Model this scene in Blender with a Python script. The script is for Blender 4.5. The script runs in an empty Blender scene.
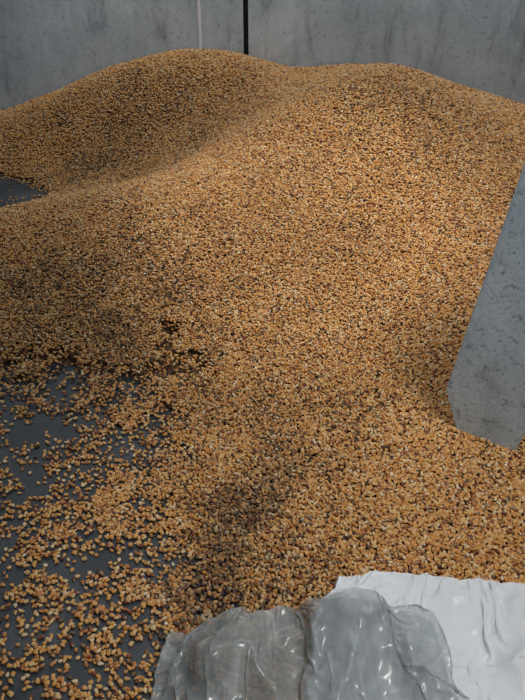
import bpy, bmesh, math, random, time
import numpy as np
from mathutils import Vector, noise
random.seed(4); rng=np.random.default_rng(4)
S=bpy.context.scene
S.view_settings.view_transform='Standard'

# ---------- helpers ----------
def link(o,parent=None):
    S.collection.objects.link(o)
    if parent: o.parent=parent
    return o
def mat(name):
    m=bpy.data.materials.new(name); m.use_nodes=True
    nt=m.node_tree; b=nt.nodes['Principled BSDF']; return m,nt,b
def N(nt,t,**k):
    n=nt.nodes.new(t)
    for a,v in k.items():
        if hasattr(n,a): setattr(n,a,v)
    return n
def ramp(nt,fac,stops):
    r=nt.nodes.new('ShaderNodeValToRGB'); e=r.color_ramp.elements
    while len(e)<len(stops): e.new(0.5)
    for i,(p,c) in enumerate(stops):
        e[i].position=p; e[i].color=(*c,1)
    nt.links.new(fac,r.inputs[0]); return r.outputs[0]
def noisetex(nt,scale,detail=6,rough=.6,vec=None,dist=0):
    n=nt.nodes.new('ShaderNodeTexNoise'); n.inputs['Scale'].default_value=scale
    n.inputs['Detail'].default_value=detail; n.inputs['Roughness'].default_value=rough
    n.inputs['Distortion'].default_value=dist
    if vec: nt.links.new(vec,n.inputs['Vector'])
    return n.outputs['Fac']
def mixc(nt,fac,a,b,mode='MIX'):
    m=nt.nodes.new('ShaderNodeMix'); m.data_type='RGBA'; m.blend_type=mode
    for s,v in ((m.inputs[0],fac),(m.inputs[6],a),(m.inputs[7],b)):
        if isinstance(v,bpy.types.NodeSocket): nt.links.new(v,s)
        elif isinstance(v,tuple): s.default_value=(*v,1)
        else: s.default_value=v
    return m.outputs[2]
def bump(nt,b,h,strength,dist):
    n=nt.nodes.new('ShaderNodeBump'); n.inputs['Strength'].default_value=strength
    n.inputs['Distance'].default_value=dist
    nt.links.new(h,n.inputs['Height']); nt.links.new(n.outputs[0],b.inputs['Normal'])
def meshobj(name,verts,faces,m=None,parent=None,smooth=False):
    me=bpy.data.meshes.new(name); me.from_pydata(verts,[],faces); me.update()
    if m: me.materials.append(m)
    if smooth: me.polygons.foreach_set('use_smooth',[True]*len(me.polygons))
    return link(bpy.data.objects.new(name,me),parent)

# ---------- materials ----------
def concrete(name,c1,c2,c3,speck=0.5,streak=.25,stain=.6):
    m,nt,b=mat(name)
    tc=N(nt,'ShaderNodeTexCoord').outputs['Object']
    mp=N(nt,'ShaderNodeMapping'); nt.links.new(tc,mp.inputs[0]); mp.inputs['Scale'].default_value=(1,1,streak)
    big=noisetex(nt,2.2,8,.65,tc,.3); st=noisetex(nt,14,6,.7,mp.outputs[0],.4); fine=noisetex(nt,55,5,.7,tc)
    col=ramp(nt,big,[(.35,c1),(.55,c2),(.7,c3)])
    s=ramp(nt,st,[(.30,(stain,stain,stain*1.03)),(.45,(.96,.96,.96)),(.65,(1.08,1.08,1.08))])
    col=mixc(nt,1.0,col,s,'MULTIPLY')
    f=ramp(nt,fine,[(.35,(.35,.36,.38)),(.43,(1,1,1))])
    col=mixc(nt,speck,col,f,'MULTIPLY')
    sc=ramp(nt,noisetex(nt,130,4,.7,tc),[(.36,(.55,.55,.55)),(.46,(1,1,1)),(.62,(1.06,1.06,1.06))])
    col=mixc(nt,speck,col,sc,'MULTIPLY')
    nt.links.new(col,b.inputs['Base Color']); b.inputs['Roughness'].default_value=.85
    bump(nt,b,fine,.35,.004)
    return m
m_wall=concrete('wall_concrete',(.43,.51,.56),(.57,.65,.70),(.70,.76,.80),.4)
m_slab=concrete('slab_concrete',(.38,.45,.49),(.47,.54,.58),(.54,.61,.64),.75,.6,.65)
m_joint,nt,b=mat('joint_dark'); b.inputs['Base Color'].default_value=(.035,.038,.042,1); b.inputs['Roughness'].default_value=.9
m_strip,nt,b=mat('joint_sealant'); b.inputs['Base Color'].default_value=(.94,.96,.97,1); b.inputs['Roughness'].default_value=.7
m_floor,nt,b=mat('floor_dark')
tc=N(nt,'ShaderNodeTexCoord').outputs['Object']
c=ramp(nt,noisetex(nt,5,9,.7,tc,.5),[(.35,(.028,.033,.040)),(.55,(.050,.057,.066)),(.75,(.12,.13,.14))])
c=mixc(nt,.6,c,ramp(nt,noisetex(nt,240,3,.6,tc),[(.4,(.6,.6,.6)),(.60,(1.0,1.0,1.0)),(.68,(2.6,2.2,1.7))]),'MULTIPLY')
nt.links.new(c,b.inputs['Base Color']); b.inputs['Roughness'].default_value=.6
bump(nt,b,noisetex(nt,60,6,.6,tc),.3,.003)

m_k,nt,b=mat('corn_kernel')
oi=N(nt,'ShaderNodeObjectInfo')
col=ramp(nt,oi.outputs['Random'],[(0,(.12,.035,.018)),(.07,(.30,.09,.028)),(.18,(.50,.20,.05)),(.45,(.63,.29,.07)),(.76,(.68,.37,.11)),(.92,(.71,.47,.22)),(1,(.74,.60,.40))])
tco=N(nt,'ShaderNodeAttribute',attribute_name='tip',attribute_type='GEOMETRY')
col=mixc(nt,ramp(nt,tco.outputs['Fac'],[(.6,(0,0,0)),(.98,(.7,.7,.7))]),col,(.72,.54,.33))
at=N(nt,'ShaderNodeAttribute',attribute_name='dirt_shade',attribute_type='INSTANCER')  # per-kernel darkening: real dirt plus painted shade
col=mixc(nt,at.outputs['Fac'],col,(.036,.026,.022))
nt.links.new(col,b.inputs['Base Color']); b.inputs['Roughness'].default_value=.45
b.inputs['Specular IOR Level'].default_value=.28
m_base,nt,b=mat('corn_underlayer')
tc=N(nt,'ShaderNodeTexCoord').outputs['Object']
v=N(nt,'ShaderNodeTexVoronoi'); v.inputs['Scale'].default_value=130; nt.links.new(tc,v.inputs['Vector'])
sp=N(nt,'ShaderNodeSeparateColor'); nt.links.new(v.outputs['Color'],sp.inputs[0])
c=ramp(nt,sp.outputs[0],[(0,(.04,.022,.012)),(.5,(.13,.068,.03)),(1,(.27,.15,.065))])
nt.links.new(c,b.inputs['Base Color']); b.inputs['Roughness'].default_value=.8

# ---------- room ----------
WY=2.95
def box(v,f,x0,x1,y0,y1,z0,z1):
    i=len(v); v+=[(x,y,z) for x in(x0,x1) for y in(y0,y1) for z in(z0,z1)]
    f+=[tuple(i+k for k in q) for q in((0,1,3,2),(4,6,7,5),(0,4,5,1),(2,3,7,6),(0,2,6,4),(1,5,7,3))]
v=[];f=[]
box(v,f,-3.0,-.075,WY,WY+.15,0,2.4); box(v,f,-.055,3.0,WY,WY+.15,0,2.4)
wall=meshobj('wall_back',v,f,m_wall)
v=[];f=[]; box(v,f,-.075,-.055,WY+.03,WY+.14,0,2.4); meshobj('joint_recess',v,f,m_joint,wall)
v=[];f=[]; box(v,f,-.249,-.238,WY-.003,WY+.01,0,2.4); meshobj('sealant_strip',v,f,m_strip,wall)
v=[];f=[]; box(v,f,-3.0,3.0,-1.5,WY+.15,-.1,0); floor=meshobj('floor',v,f,m_floor)

# ---------- corn pile height ----------
C=[(-1.4,2.95,.1),(-1.03,2.95,.16),(-.78,2.95,.25),(-.5,2.95,.345),(-.235,2.95,.385),(-.05,2.95,.36),(.1,2.95,.32),(.35,2.95,.33),(.7,2.95,.25),(1.03,2.95,.15),(1.5,2.95,.08),
(-1.03,2.8,.155),(-.78,2.8,.25),(-.5,2.8,.35),(-.235,2.8,.388),(-.047,2.8,.375),(.1,2.8,.32),
(-.86,2.42,-.01),(-1.0,2.40,-.06),(-1.1,2.25,-.10),(-1.3,2.4,-.08),(-1.05,2.55,-.05),(-.95,2.52,-.02),(-1.05,2.65,.03),(-.7,2.36,.03),(-.45,2.36,.085),(-.2,2.40,.20),(0,2.5,.28),(-.78,2.6,.07),(-.4,2.6,.21),
(-1.1,1.85,.10),(-.78,1.9,.158),(-.48,1.94,.196),(-.33,1.97,.210),(-.19,2.02,.22),(-.04,2.2,.285),(.12,2.35,.37),(.33,2.4,.44),(.45,2.4,.445),(.62,2.4,.385),(.85,2.3,.335),(1.3,2.2,.2),
(-.9,1.55,.06),(-.6,1.6,.09),(-.3,1.6,.10),(0,1.6,.13),(.3,1.6,.17),(.6,1.6,.18),(.9,1.6,.17),(1.3,1.6,.12),(.1,2.0,.26),(.4,2.0,.31),(.7,2.0,.3),(1,2.0,.25),
(-.6,1.3,.02),(-.3,1.35,.028),(-.05,1.3,.05),(.25,1.3,.08),(.5,1.3,.09),(.9,1.3,.08),
(-.5,1.05,-.01),(-.25,1.05,0),(-.05,1,.02),(.2,1,.035),(.45,1,.04),(.9,1,.04),
(-.4,.7,-.02),(-.15,.7,0),(.1,.7,.015),(.35,.7,.025),(.8,.7,.02),(-.3,.3,-.03),(.1,.3,-.01),(.5,.3,0),(.9,.3,-.01),(1.4,.6,-.02),(1.4,1.1,.02),
(-1.4,1.3,-.03),(-1.3,.7,-.05),(-1.5,1.9,.03)]
C=np.array(C); P=C[:,:2]; Z=C[:,2]
def phi(r): return np.where(r>1e-9,r*r*np.log(r+1e-12),0)
n=len(C); A=np.zeros((n+3,n+3))
A[:n,:n]=phi(np.linalg.norm(P[:,None]-P[None],axis=2))+np.eye(n)*.002
A[:n,n]=1;A[:n,n+1:]=P;A[n,:n]=1;A[n+1:,:n]=P.T
W=np.linalg.solve(A,np.concatenate([Z,[0,0,0]]))
def tps(x,y):
    r=np.sqrt((x[...,None]-P[:,0])**2+(y[...,None]-P[:,1])**2)
    return phi(r)@W[:n]+W[n]+W[n+1]*x+W[n+2]*y
X0,X1,Y0,Y1=-1.45,1.45,.25,2.94
NX,NY=233,216
gx=np.linspace(X0,X1,NX); gy=np.linspace(Y0,Y1,NY)
GX,GY=np.meshgrid(gx,gy)
H=tps(GX,GY)
NZ=np.zeros_like(H); CL=np.zeros_like(H); DN=np.zeros_like(H)
for j in range(NY):
    for i in range(NX):
        p=Vector((gx[i],gy[j],0))
        NZ[j,i]=noise.noise(p*4)*.006+noise.noise(p*11)*.003
        CL[j,i]=noise.noise(p*12+Vector((5,3,0)))+.7*noise.noise(p*30+Vector((1,9,0)))
        DN[j,i]=noise.noise(p*7+Vector((15,3,0)))+.5*noise.noise(p*20)
H=H+NZ*np.clip(H/.05+.5,0,1)
D=np.array([(-.50,1.07,.10),(-.44,1.0,.45),(-.30,1.09,.3),(-.43,.88,.6),(-.40,.71,.15),(-.31,.603,.65),(-.195,.555,.32),(-.41,.79,.45),(-.275,.748,.6),(-.153,.71,.85),(-.16,.98,.97),(-.22,.857,.8),(-.33,.93,.62),
 (-.21,1.43,.35),(-.405,1.196,.38),(-.54,1.25,.4),(-.28,1.2,.85),(-.35,1.4,.97),(-.6,1.45,.95),(-.1,1.4,1),(-.1,1.1,1),(-.05,.9,1),(0,.7,1),(-.09,.58,.85),(.3,.8,1),(.4,.5,1),(.15,1.1,1),(.4,1.15,1),(.25,1.3,1),(.5,1.3,1),(.7,1.1,1),(.1,1.35,1),(-.6,.9,.3),(-.9,1.1,.2),(-.8,.6,.05),(-.4,.4,.1),(-.1,.35,.4),(.9,.4,.4),(.9,.8,1)])
r2=(GX[...,None]-D[:,0])**2+(GY[...,None]-D[:,1])**2
w=np.exp(-r2/.09**2)+1e-6/(r2+.01)
DE=(w@D[:,2])/w.sum(-1)
pile=np.clip((H-.04)/.03,0,1)
DE=DE*(1-pile)+pile*1.0
DE=np.where(GY>1.75,np.clip((H+.005)/.02,0.02,1),DE)
hole=(DE<.97)
DE=np.where(hole,np.clip(DE*(1+3*CL*(1-DE)),0.02,1),DE)
def samp(G,x,y):
    u=(x-X0)/(X1-X0)*(NX-1); v_=(y-Y0)/(Y1-Y0)*(NY-1)
    i=np.clip(u.astype(int),0,NX-2); j=np.clip(v_.astype(int),0,NY-2)
    a=np.clip(u-i,0,1); b_=np.clip(v_-j,0,1)
    return G[j,i]*(1-a)*(1-b_)+G[j,i+1]*a*(1-b_)+G[j+1,i]*(1-a)*b_+G[j+1,i+1]*a*b_
HB=H-.007-(1-DE)*.10
idx=-np.ones((NY,NX),int); verts=[];faces=[]
for j in range(NY-1):
    for i in range(NX-1):
        q=[(j,i),(j,i+1),(j+1,i+1),(j+1,i)]
        if max(HB[a] for a in q)>.001:
            ff=[]
            for a in q:
                if idx[a]<0:
                    idx[a]=len(verts); verts.append((gx[a[1]],gy[a[0]],max(HB[a],.0005)))
                ff.append(int(idx[a]))
            faces.append(ff)
pileo=meshobj('corn_kernel_pile',verts,faces,m_base,None,True)

# kernel meshes
def kernel(name,L,Wd,T,loc,rz,tipw=.32,dent=.2):
    bm=bmesh.new(); prof=[]
    K=12
    for k in range(K):
        a=2*math.pi*k/K
        y=math.sin(a); x=math.cos(a)
        t=(y+1)/2
        wd=Wd/2*((1-t)*1.0+t*tipw)*1.08
        prof.append((x*wd,y*L/2))
    tipl=bm.verts.layers.float.new('tip')
    rings=[]
    for s,zz in ((.62,-.5),(1,-.18),(1,.2),(.66,.5)):
        ring=[]
        for x,y in prof:
            vv=bm.verts.new((x*s,y*(.5+.5*s),zz*T)); vv[tipl]=(y/L+.5); ring.append(vv)
        rings.append(ring)
    for a,b_ in zip(rings,rings[1:]):
        for k in range(K):
            bm.faces.new((a[k],a[(k+1)%K],b_[(k+1)%K],b_[k]))
    bm.faces.new(rings[0][::-1])
    cv=bm.verts.new((0,-L*.12,T*(.5-dent))); cv[tipl]=.5
    for k in range(K): bm.faces.new((rings[-1][k],rings[-1][(k+1)%K],cv))
    me=bpy.data.meshes.new(name); bm.to_mesh(me); bm.free(); me.materials.append(m_k)
    me.polygons.foreach_set('use_smooth',[True]*len(me.polygons))
    o=link(bpy.data.objects.new(name,me),pileo); o.location=loc; o.rotation_euler=(0,0,rz); return o
ks=[kernel('kernel_broad',.0092,.0084,.0040,(-.33,.62,.003),.4,.42),
    kernel('kernel_long',.0102,.0075,.0037,(-.28,.65,.003),2.0,.35,.1),
    kernel('kernel_round',.0084,.0078,.0044,(-.36,.66,.003),4.1,.58,.05)]
sp=.0051
px=np.arange(X0+.01,X1-.01,sp); py=np.arange(Y0+.01,WY-.012,sp)
PX,PY=np.meshgrid(px,py); PX=PX.ravel()+rng.uniform(-.5,.5,PX.size)*sp; PY=PY.ravel()+rng.uniform(-.5,.5,PY.size)*sp
PY=np.minimum(PY,WY-.008)
d=samp(DE,PX,PY); keep=rng.random(PX.size)<np.clip(d*.60+np.maximum(0,d-.72)*1.6,0,1)
PX,PY,d=PX[keep],PY[keep],d[keep]
h=samp(H,PX,PY)
n=len(PX)
loose=(d<.88)|(h<.004)
z=np.where(loose,.0022+rng.random(n)*.004*(d>.4)+np.maximum(h,0)*np.clip(d*1.4-.3,0,1),np.maximum(h,0)+rng.normal(0,.0014,n)+.001)
z=np.maximum(z,.0022)
tilt=np.where(loose,.14,.45)
rot=np.stack([rng.normal(0,1,n)*tilt+np.where(rng.random(n)<.5,math.pi,0),rng.normal(0,1,n)*tilt,rng.uniform(0,6.283,n)],1)
sc=rng.uniform(.82,1.12,n)
dz=samp(DN,PX,PY)
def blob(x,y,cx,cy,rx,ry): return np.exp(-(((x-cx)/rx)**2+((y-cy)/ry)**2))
db=.95*blob(PX,PY,.0,.84,.09,.16)+.75*blob(PX,PY,-.12,.70,.09,.12)+.35*blob(PX,PY,-.02,1.1,.2,.14)+.5*blob(PX,PY,-.45,1.5,.3,.25)+.4*blob(PX,PY,-.6,2.5,.35,.2)+.15*blob(PX,PY,.5,2.1,.2,.3)+.08  # front blobs are dirt; left slope, back hollow and right blobs paint shade
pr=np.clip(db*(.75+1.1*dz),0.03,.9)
dirt_shade=np.where(rng.random(n)<pr,rng.uniform(.35,.95,n),rng.uniform(0,.10,n)+pr*.25)
me=bpy.data.meshes.new('kernels'); me.vertices.add(n)
me.vertices.foreach_set('co',np.stack([PX,PY,z],1).ravel())
a=me.attributes.new('rot','FLOAT_VECTOR','POINT'); a.data.foreach_set('vector',rot.ravel())
a=me.attributes.new('scl','FLOAT','POINT'); a.data.foreach_set('value',sc)
a=me.attributes.new('dirt_shade','FLOAT','POINT'); a.data.foreach_set('value',dirt_shade)
me.materials.append(m_k)
ko=link(bpy.data.objects.new('kernels',me),pileo)
print('kernels',n)

# ---------- kernel scatter ----------
ng=bpy.data.node_groups.new('scatter','GeometryNodeTree')
ng.interface.new_socket('Geometry',in_out='INPUT',socket_type='NodeSocketGeometry')
ng.interface.new_socket('Geometry',in_out='OUTPUT',socket_type='NodeSocketGeometry')
gi=ng.nodes.new('NodeGroupInput'); go=ng.nodes.new('NodeGroupOutput')
jn=ng.nodes.new('GeometryNodeJoinGeometry')
for o in ks:
    on=ng.nodes.new('GeometryNodeObjectInfo'); on.inputs['Object'].default_value=o; on.inputs['As Instance'].default_value=True
    ng.links.new(on.outputs['Geometry'],jn.inputs[0])
ip=ng.nodes.new('GeometryNodeInstanceOnPoints'); ip.inputs['Pick Instance'].default_value=True
def na(nm,t):
    x=ng.nodes.new('GeometryNodeInputNamedAttribute'); x.data_type=t; x.inputs['Name'].default_value=nm; return x.outputs['Attribute']
ng.links.new(gi.outputs[0],ip.inputs['Points']); ng.links.new(jn.outputs[0],ip.inputs['Instance'])
e2r=ng.nodes.new('FunctionNodeEulerToRotation'); ng.links.new(na('rot','FLOAT_VECTOR'),e2r.inputs[0])
ng.links.new(e2r.outputs[0],ip.inputs['Rotation']); ng.links.new(na('scl','FLOAT'),ip.inputs['Scale'])
ri=ng.nodes.new('FunctionNodeRandomValue'); ri.data_type='INT'
ri.inputs[4].default_value=0; ri.inputs[5].default_value=2
ng.links.new(ri.outputs[2],ip.inputs['Instance Index'])
ng.links.new(ip.outputs[0],go.inputs[0])
md=ko.modifiers.new('scatter','NODES'); md.node_group=ng

# ---------- bags: small position-based cloth solver ----------
def plastic(name,c1,c2,alpha,rough,tl,spec,bs_):
    m,nt,b=mat(name)
    tc=N(nt,'ShaderNodeTexCoord').outputs['Object']
    mp=N(nt,'ShaderNodeMapping'); nt.links.new(tc,mp.inputs[0]); mp.inputs['Scale'].default_value=(1,.35,1); mp.inputs['Rotation'].default_value=(0,0,.3)
    c=ramp(nt,noisetex(nt,12,7,.7,mp.outputs[0],.8),[(.35,c1),(.65,c2)])
    nt.links.new(c,b.inputs['Base Color']); b.inputs['Roughness'].default_value=rough
    b.inputs['Specular IOR Level'].default_value=spec
    b.inputs['Alpha'].default_value=alpha
    bump(nt,b,noisetex(nt,30,3,.5,tc,1.2),bs_,.004)
    tr=N(nt,'ShaderNodeBsdfTranslucent'); nt.links.new(c,tr.inputs[0])
    mx=N(nt,'ShaderNodeMixShader'); mx.inputs[0].default_value=tl
    nt.links.new(b.outputs[0],mx.inputs[1]); nt.links.new(tr.outputs[0],mx.inputs[2])
    nt.links.new(mx.outputs[0],nt.nodes['Material Output'].inputs[0])
    return m
m_grey=plastic('grey_film',(.30,.34,.345),(.52,.56,.565),.60,.24,.15,.7,.15)
m_white=plastic('white_film',(.78,.82,.86),(.90,.93,.96),.97,.36,.15,.4,.2)
BX0,BX1,BY0,BY1,BN=-.4,.8,.05,.95,240
bx=np.linspace(BX0,BX1,BN); by=np.linspace(BY0,BY1,BN); BXX,BYY=np.meshgrid(bx,by)
BASE=np.maximum(samp(H,BXX,np.maximum(BYY,Y0)),0)+.009
def bs(G,x,y):
    u=np.clip((x-BX0)/(BX1-BX0)*(BN-1),0,BN-1.001); v_=np.clip((y-BY0)/(BY1-BY0)*(BN-1),0,BN-1.001)
    i=u.astype(int); j=v_.astype(int); a=u-i; b_=v_-j
    return G[j,i]*(1-a)*(1-b_)+G[j,i+1]*a*(1-b_)+G[j+1,i]*(1-a)*b_+G[j+1,i+1]*a*b_
def cons(A_,B_,rest,k,only=False):
    dv=B_-A_; L=np.sqrt((dv**2).sum(-1,keepdims=True))+1e-9
    c=.5*k*(L-rest)/L
    if only: c=np.minimum(c,0)
    dv*=c; A_+=dv; B_-=dv
def film(name,m,cx,cy,wx,wy,rot,lumps,G0,sx,sy,seed,nx,ny,crk,steps=90,iters=10,bk=.03):
    t0=time.time()
    G=G0.copy()
    for lx,ly,lh,r1,r2_,an in lumps:
        ca,sa=math.cos(an),math.sin(an); dx=BXX-lx; dy=BYY-ly
        G=G+lh*np.exp(-((dx*ca+dy*sa)/r1)**2-((-dx*sa+dy*ca)/r2_)**2)
    a=np.linspace(-1,1,nx); c=np.linspace(-1,1,ny); A2,C2=np.meshgrid(a,c)
    rx=wx*sx/(nx-1); ry=wy*sy/(ny-1); rd=math.hypot(rx,ry)
    x=A2*np.sqrt(1-.22*C2**2)*wx/2*1.06; y=C2*np.sqrt(1-.22*A2**2)*wy/2*1.06
    nz=np.array([[ [noise.noise(Vector((A2[j,i]*3,C2[j,i]*3,seed+q*7)))+.4*noise.noise(Vector((A2[j,i]*9,C2[j,i]*9,seed+q*7))) for q in range(3)] for i in range(nx)] for j in range(ny)])
    x=x+nz[...,0]*.025; y=y+nz[...,1]*.03
    X=np.stack([x*math.cos(rot)-y*math.sin(rot)+cx,x*math.sin(rot)+y*math.cos(rot)+cy,0*x],-1)
    X[...,2]=bs(G,X[...,0],X[...,1])+.02+.015*nz[...,2]+.014*np.sin(A2*22+C2*7+nz[...,0]*10)*(1-C2**4)+np.random.RandomState(seed).normal(0,.0015,x.shape)
    pin=np.ones((ny,nx),bool); pin[1:-1,1:-1]=False
    PXY=X[...,:2][pin].copy()
    CK=np.zeros((ny,nx))
    for j in range(ny):
        for i in range(nx):
            p=Vector((A2[j,i]*wx/2+nz[j,i,0]*.02,C2[j,i]*wy/2+nz[j,i,1]*.02,seed))
            q=Vector((p.x*.9+p.y*.5,p.y*.9-p.x*.5,0)); r=Vector((p.x*.8-p.y*.6,p.y*.8+p.x*.6,0))
            d1=noise.voronoi(Vector((q.x*15,q.y*6,seed)))[0]; d2=noise.voronoi(Vector((r.x*24,r.y*9,seed+3)))[0]
            # thin straight creases along the cell borders
            CK[j,i]=.010*max(0,1-(d1[1]-d1[0])*2.2)+.005*max(0,1-(d2[1]-d2[0])*2.5)
    CK*=crk
    Vv=np.zeros_like(X); dt=.02
    for s in range(steps):
        old=X.copy(); Vv*=.96; Vv[...,2]-=9.8*dt*(.2)
        X=X+Vv*dt
        for it in range(iters):
            for o in(0,1):
                e=(nx-o)//2*2+o; cons(X[:,o:e:2],X[:,o+1:e:2],rx,1)
                e=(ny-o)//2*2+o; cons(X[o:e:2],X[o+1:e:2],ry,1)
                cons(X[o:e:2,:-1],X[o+1:e:2,1:],rd,.3); cons(X[o:e:2,1:],X[o+1:e:2,:-1],rd,.3)
            for o in range(4):
                q=len(range(o+2,nx,4)); cons(X[:,o::4][:,:q],X[:,o+2::4][:,:q],2*rx,bk,True)
                q=len(range(o+2,ny,4)); cons(X[o::4][:q],X[o+2::4][:q],2*ry,bk,True)
            if it%3==2 or it==iters-1:
                XY=X[...,:2]; XY[pin]=PXY
                g=bs(G,X[...,0],X[...,1])+.001
                low=X[...,2]<g
                X[...,2]=np.maximum(X[...,2],g)
                fr=(low&~pin)[...,None]
                X[...,:2]=np.where(fr,X[...,:2]*.5+old[...,:2]*.5,X[...,:2])
        Vv=(X-old)/dt; np.clip(Vv,-2,2,out=Vv)
    X[...,2]+=CK
    V=X.reshape(-1,3); F=[(j*nx+i,j*nx+i+1,(j+1)*nx+i+1,(j+1)*nx+i) for j in range(ny-1) for i in range(nx-1)]
    o=meshobj(name,[tuple(map(float,p)) for p in V],F,m,None,True)
    sd=o.modifiers.new('s','SUBSURF'); sd.levels=1; sd.render_levels=1
    R=G0.copy()
    ii=np.clip(((V[:,0]-BX0)/(BX1-BX0)*(BN-1)).round().astype(int),1,BN-2); jj=np.clip(((V[:,1]-BY0)/(BY1-BY0)*(BN-1)).round().astype(int),1,BN-2)
    for dj in(-1,0,1):
        for di in(-1,0,1): np.maximum.at(R,(jj+dj,ii+di),V[:,2]+.004)
    print(name,'film',time.time()-t0,V.min(0),V.max(0))
    return R
R=film('white_plastic_sack',m_white,.315,.51,.48,.40,-.17,[(.13,.66,.035,.05,.04,0),(.24,.59,.02,.04,.12,.5),(.38,.55,.025,.04,.13,-.3),(.3,.45,.025,.06,.06,0)],BASE,1.26,1.10,3,124,104,.8)
film('plastic_bag',m_grey,.06,.43,.42,.45,.04,[(-.07,.575,.05,.045,.06,.3),(.0,.56,.03,.03,.12,.4),(.11,.53,.03,.03,.12,-.35),(.19,.43,.02,.03,.12,-.5),(-.03,.42,.02,.04,.10,.5)],R,1.3,1.10,11,130,120,1.0)

# ---------- slab ----------
u=Vector((.848,-.53,0)); up=Vector((.03,-.07,.48))/.48; Cb=Vector((.413,1.07,.03)); ex=Vector((.53,.85,0))
def fp(s,zz): return Cb+u*s+up*(zz-.03)
poly=[fp(.0,0),fp(.1,0.0),fp(.1,.9),fp(-.07,.9),fp(-.068,.14)]
v=[tuple(p) for p in poly]+[tuple(p+ex*.34) for p in poly]
k=len(poly); f=[list(range(k))[::-1],list(range(k,2*k))]+[[i,(i+1)%k,(i+1)%k+k,i+k] for i in range(k)]
slab=meshobj('concrete_slab',v,f,m_slab)
bm=bmesh.new(); bm.from_mesh(slab.data); bmesh.ops.recalc_face_normals(bm,faces=bm.faces); bm.to_mesh(slab.data); bm.free()
bv=slab.modifiers.new('b','BEVEL'); bv.width=.005; bv.segments=3

# ---------- debris ----------
m_d,nt,b=mat('dry_straw'); b.inputs['Base Color'].default_value=(.40,.31,.2,1); b.inputs['Roughness'].default_value=.8
V=[];F=[]
def stick(p,ang,L,r,tz=0):
    i=len(V); dx,dy=math.cos(ang),math.sin(ang)
    for t in (0,.35,.7,1):
        for k in range(6):
            a=k*math.pi/3; rr=r*(1-.4*t)
            V.append((p[0]+dx*L*t-dy*rr*math.cos(a)+.1*L*math.sin(t*3)*-dy,p[1]+dy*L*t+dx*rr*math.cos(a)+.1*L*math.sin(t*3)*dx,p[2]+rr*math.sin(a)+tz*t))
    for s in range(3):
        for k in range(6): F.append((i+s*6+k,i+s*6+(k+1)%6,i+s*6+6+(k+1)%6,i+s*6+6+k))
for x,y,an,L in [(-.01,1.17,2.0,.045),(-.25,2.4,.9,.05),(.02,1.5,.3,.03),(.12,1.1,1.2,.03),(.2,1.9,2.2,.03),(-.2,1.7,.2,.03),(.3,1.3,.8,.02),(-.1,1.3,2.6,.025)]:
    hz=float(samp(H,np.array([x]),np.array([y]))[0]); stick((x,y,hz+.008),an,L,.0016,.004)
meshobj('straw_debris',V,F,m_d,pileo)

# ---------- lights ----------
w=bpy.data.worlds.new('w'); S.world=w; w.use_nodes=True
w.node_tree.nodes['Background'].inputs[0].default_value=(.68,.76,.85,1); w.node_tree.nodes['Background'].inputs[1].default_value=.085
def lamp(name,t,loc,aim,e,col,**k):
    l=bpy.data.lights.new(name,t); l.energy=e; l.color=col
    for a,vv in k.items(): setattr(l,a,vv)
    o=link(bpy.data.objects.new(name,l)); o.location=loc
    o.rotation_euler=(Vector(aim)-Vector(loc)).to_track_quat('-Z','Y').to_euler(); return o
lamp('added_spot','SPOT',(.35,1.3,2.4),(.11,1.80,.15),118,(1,.97,.93),spot_size=math.radians(28.5),spot_blend=.5,shadow_soft_size=.15)  # added unseen spot: cone pools light on the centre ridge, left stays dark
lamp('added_spot','SPOT',(.6,.5,2.2),(.17,.78,.0),80,(1,.97,.93),spot_size=math.radians(41),spot_blend=.8,shadow_soft_size=.12)  # added unseen spot lighting the front of the pile
lamp('added_spot','SPOT',(-.7,-.3,1.7),(.47,1.05,.35),40,(.90,.95,1),spot_size=math.radians(24),spot_blend=.8,shadow_soft_size=.1)  # added unseen spot to brighten the slab face
lamp('added_spot','SPOT',(1.3,1.0,2.2),(.85,1.75,.2),48,(1,.97,.93),spot_size=math.radians(42),spot_blend=.9,shadow_soft_size=.15)  # added unseen spot filling in the right of the pile
lamp('added_wall_wash','AREA',(0,2.55,2.3),(0,2.95,.9),28,(.92,.97,1),shape='RECTANGLE',size=2.8,size_y=.15)  # unseen area wash added to brighten the wall and back crest
lamp('window_light','AREA',(1.6,-.4,2.3),(.7,1.3,.1),11,(.9,.95,1),shape='RECTANGLE',size=1.4,size_y=1.0)

# ---------- camera ----------
cd=bpy.data.cameras.new('camera'); co=link(bpy.data.objects.new('camera',cd)); S.camera=co
co.location=(0,0,1.0); co.rotation_euler=(math.radians(55),0,0)
cd.sensor_fit='VERTICAL'; cd.sensor_height=36; cd.lens=36; cd.clip_start=.01
